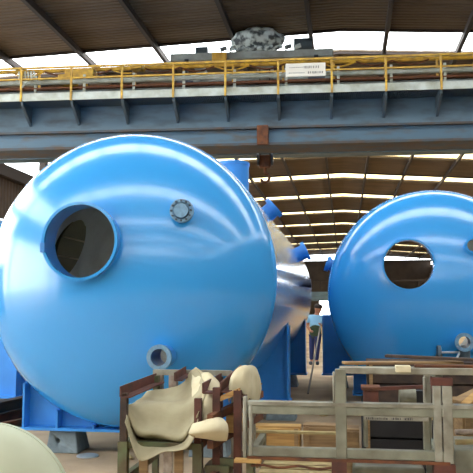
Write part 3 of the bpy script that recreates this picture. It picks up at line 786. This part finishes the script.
bm = BM(); box(bm, .52, .76, 7.8, 8.0, .572, .60); obj('foot_plate', bm, 'greydark', g)
bm = BM(); box(bm, .72, .80, 7.84, 7.96, .60, .76); obj('end_bracket', bm, 'black', g)

crate('wooden_crate', 'large dark brown crate in front of the right tank, behind the grey rack', .25, 2.6, 8.75, 9.35, .98, 'darkbrown', 4)
# timbers lying on top of the rack
def plank(a, b, w, h, m, label, name='timber_plank', group='planks lying on top of the grey rack'):
    bm = BM(); bar(bm, a, b, w, h); return tag(obj(name, bm, m, bevel=.003), label, 'plank', group)
zt = Z(367)
plank((.32, 6.0, zt+.055), (1.9, 5.6, zt+.02), .09, .022, 'darkbrown', 'long dark brown plank on the rack top, lying under the pale offcut')
plank((-.02, 5.75, zt+.012), (.9, 5.95, zt+.012), .12, .02, 'wood2', 'brown plank flat on the left end of the rack top')
plank((.5, 5.53, zt+.011), (1.7, 5.56, zt+.011), .05, .02, 'rust', 'reddish narrow plank along the front of the rack top')
bm = BM(); box(bm, X(396), X(411), 5.43, 5.52, Z(371), Z(364.5)); tag(obj('offcut', bm, 'cream', bevel=.004), 'small pale block resting on the front edge of rack top', 'offcut')

# junk right of the wide post
plank((.98, 6.3, .82), (1.5, 6.9, 1.12), .09, .03, 'wood', 'pale yellow plank leaning behind the double grey post, upper', group='planks leaning behind the double grey post')
plank((.92, 6.4, .83), (1.6, 6.9, 1.08), .12, .03, 'wood2', 'brown plank leaning behind the double grey post, lower', group='planks leaning behind the double grey post')
crate('wooden_crate', 'brown crate carrying leaning planks behind the right end of the rack', .98, 1.9, 6.5, 7.1, .78, 'wood2', 4)
for z, m, lab in ((Z(432), 'pink', 'pale grey pipe sticking out low beside the double post'), (Z(442), 'straw', 'straw coloured pipe just below the pale grey one')):
    bm = BM(); tube(bm, (X(457), 5.62, z), (2.1, 5.9, z), .02, 12); tag(obj('steel_pipe', bm, m), lab, 'pipe', 'pipes beside the double post')
bm = BM(); box(bm, X(455), 2.08, 5.6, 6.2, 0, Z(449)); tag(obj('steel_cabinet', bm, 'galvgreen', bevel=.01), 'low grey green metal box at the bottom right corner', 'box')
# low pallet behind the feet
pl = thing('pallet', 'low pale wooden pallet on the floor under the grey rack', 'pallet', (-.3, 6.0, 0))
for k in range(5):
    bm = BM(); box(bm, -.68, -.1, 5.68+k*.16, 5.8+k*.16, .33, .355); obj('slat', bm, 'straw', pl)
for x in (-.66, -.42, -.16):
    bm = BM(); box(bm, x, x+.07, 5.66, 6.46, 0, .33); obj('bearer', bm, 'wood2', pl)
bm = BM(); box(bm, X(352), X(425), 5.6, 6.1, 0, Z(466, 5.6)); tag(obj('steel_tray', bm, 'galvgreen', bevel=.02), 'grey green steel tray under the middle of the rack', 'tray')

# scraps of rubble on the floor near the blocks
random.seed(21)
spots = [(-2.2, 7.9), (-2.35, 7.7), (-2.05, 7.6), (-2.5, 8.3), (-3.9, 8.6), (-.55, 12.4), (-.35, 11.2), (-.7, 10.1), (-.2, 13.0)]
desc = ['under the front of the nearest tank by the canvas', 'farther left under the nearest tank', 'at the foot of the canvas rack', 'beneath the belly of the nearest tank',
        'on the floor left of the concrete block', 'midway along the aisle between tanks', 'on the right side of the aisle between tanks', 'at the near end of the aisle', 'at the far end of the aisle near the pole']
for (x, y), d in zip(spots, desc):
    bm = BM(); bmesh.ops.create_icosphere(bm, subdivisions=2, radius=1)
    s = random.uniform(.03, .06)
    for v in bm.verts:
        v.co *= 1+.35*mnoise.noise(v.co*1.7+V(x, y, 0)); v.co = V(x+v.co.x*s*1.3, y+v.co.y*s, max(0, s*.4+v.co.z*s*.6))
    tag(obj('rubble_piece', bm, 'straw'), 'small pale scrap of rubble ' + d, 'rubble', 'rubble scraps on the floor')

# ------------------------------------------------------------------ light
w = bpy.data.worlds.new('sky'); bpy.context.scene.world = w; w.use_nodes = True
nt = w.node_tree; bg = nt.nodes['Background']
bg.inputs[0].default_value = (.93, .97, 1, 1); bg.inputs[1].default_value = 11.0

cam = bpy.data.cameras.new('camera'); co = bpy.data.objects.new('camera', cam); C.objects.link(co)
cam.sensor_width = 36; cam.lens = 36*F/473; cam.clip_end = 400
co.matrix_world = Matrix.Translation(CAM) @ ROT.to_4x4()
sc = bpy.context.scene; sc.camera = co
sc.view_settings.view_transform = 'Standard'; sc.view_settings.look = 'None'; sc.view_settings.gamma = 1
sc.view_settings.use_curve_mapping = False
sc.view_settings.exposure = -0.35
sc.cycles.max_bounces = 10; sc.cycles.diffuse_bounces = 6; sc.cycles.transparent_max_bounces = 16
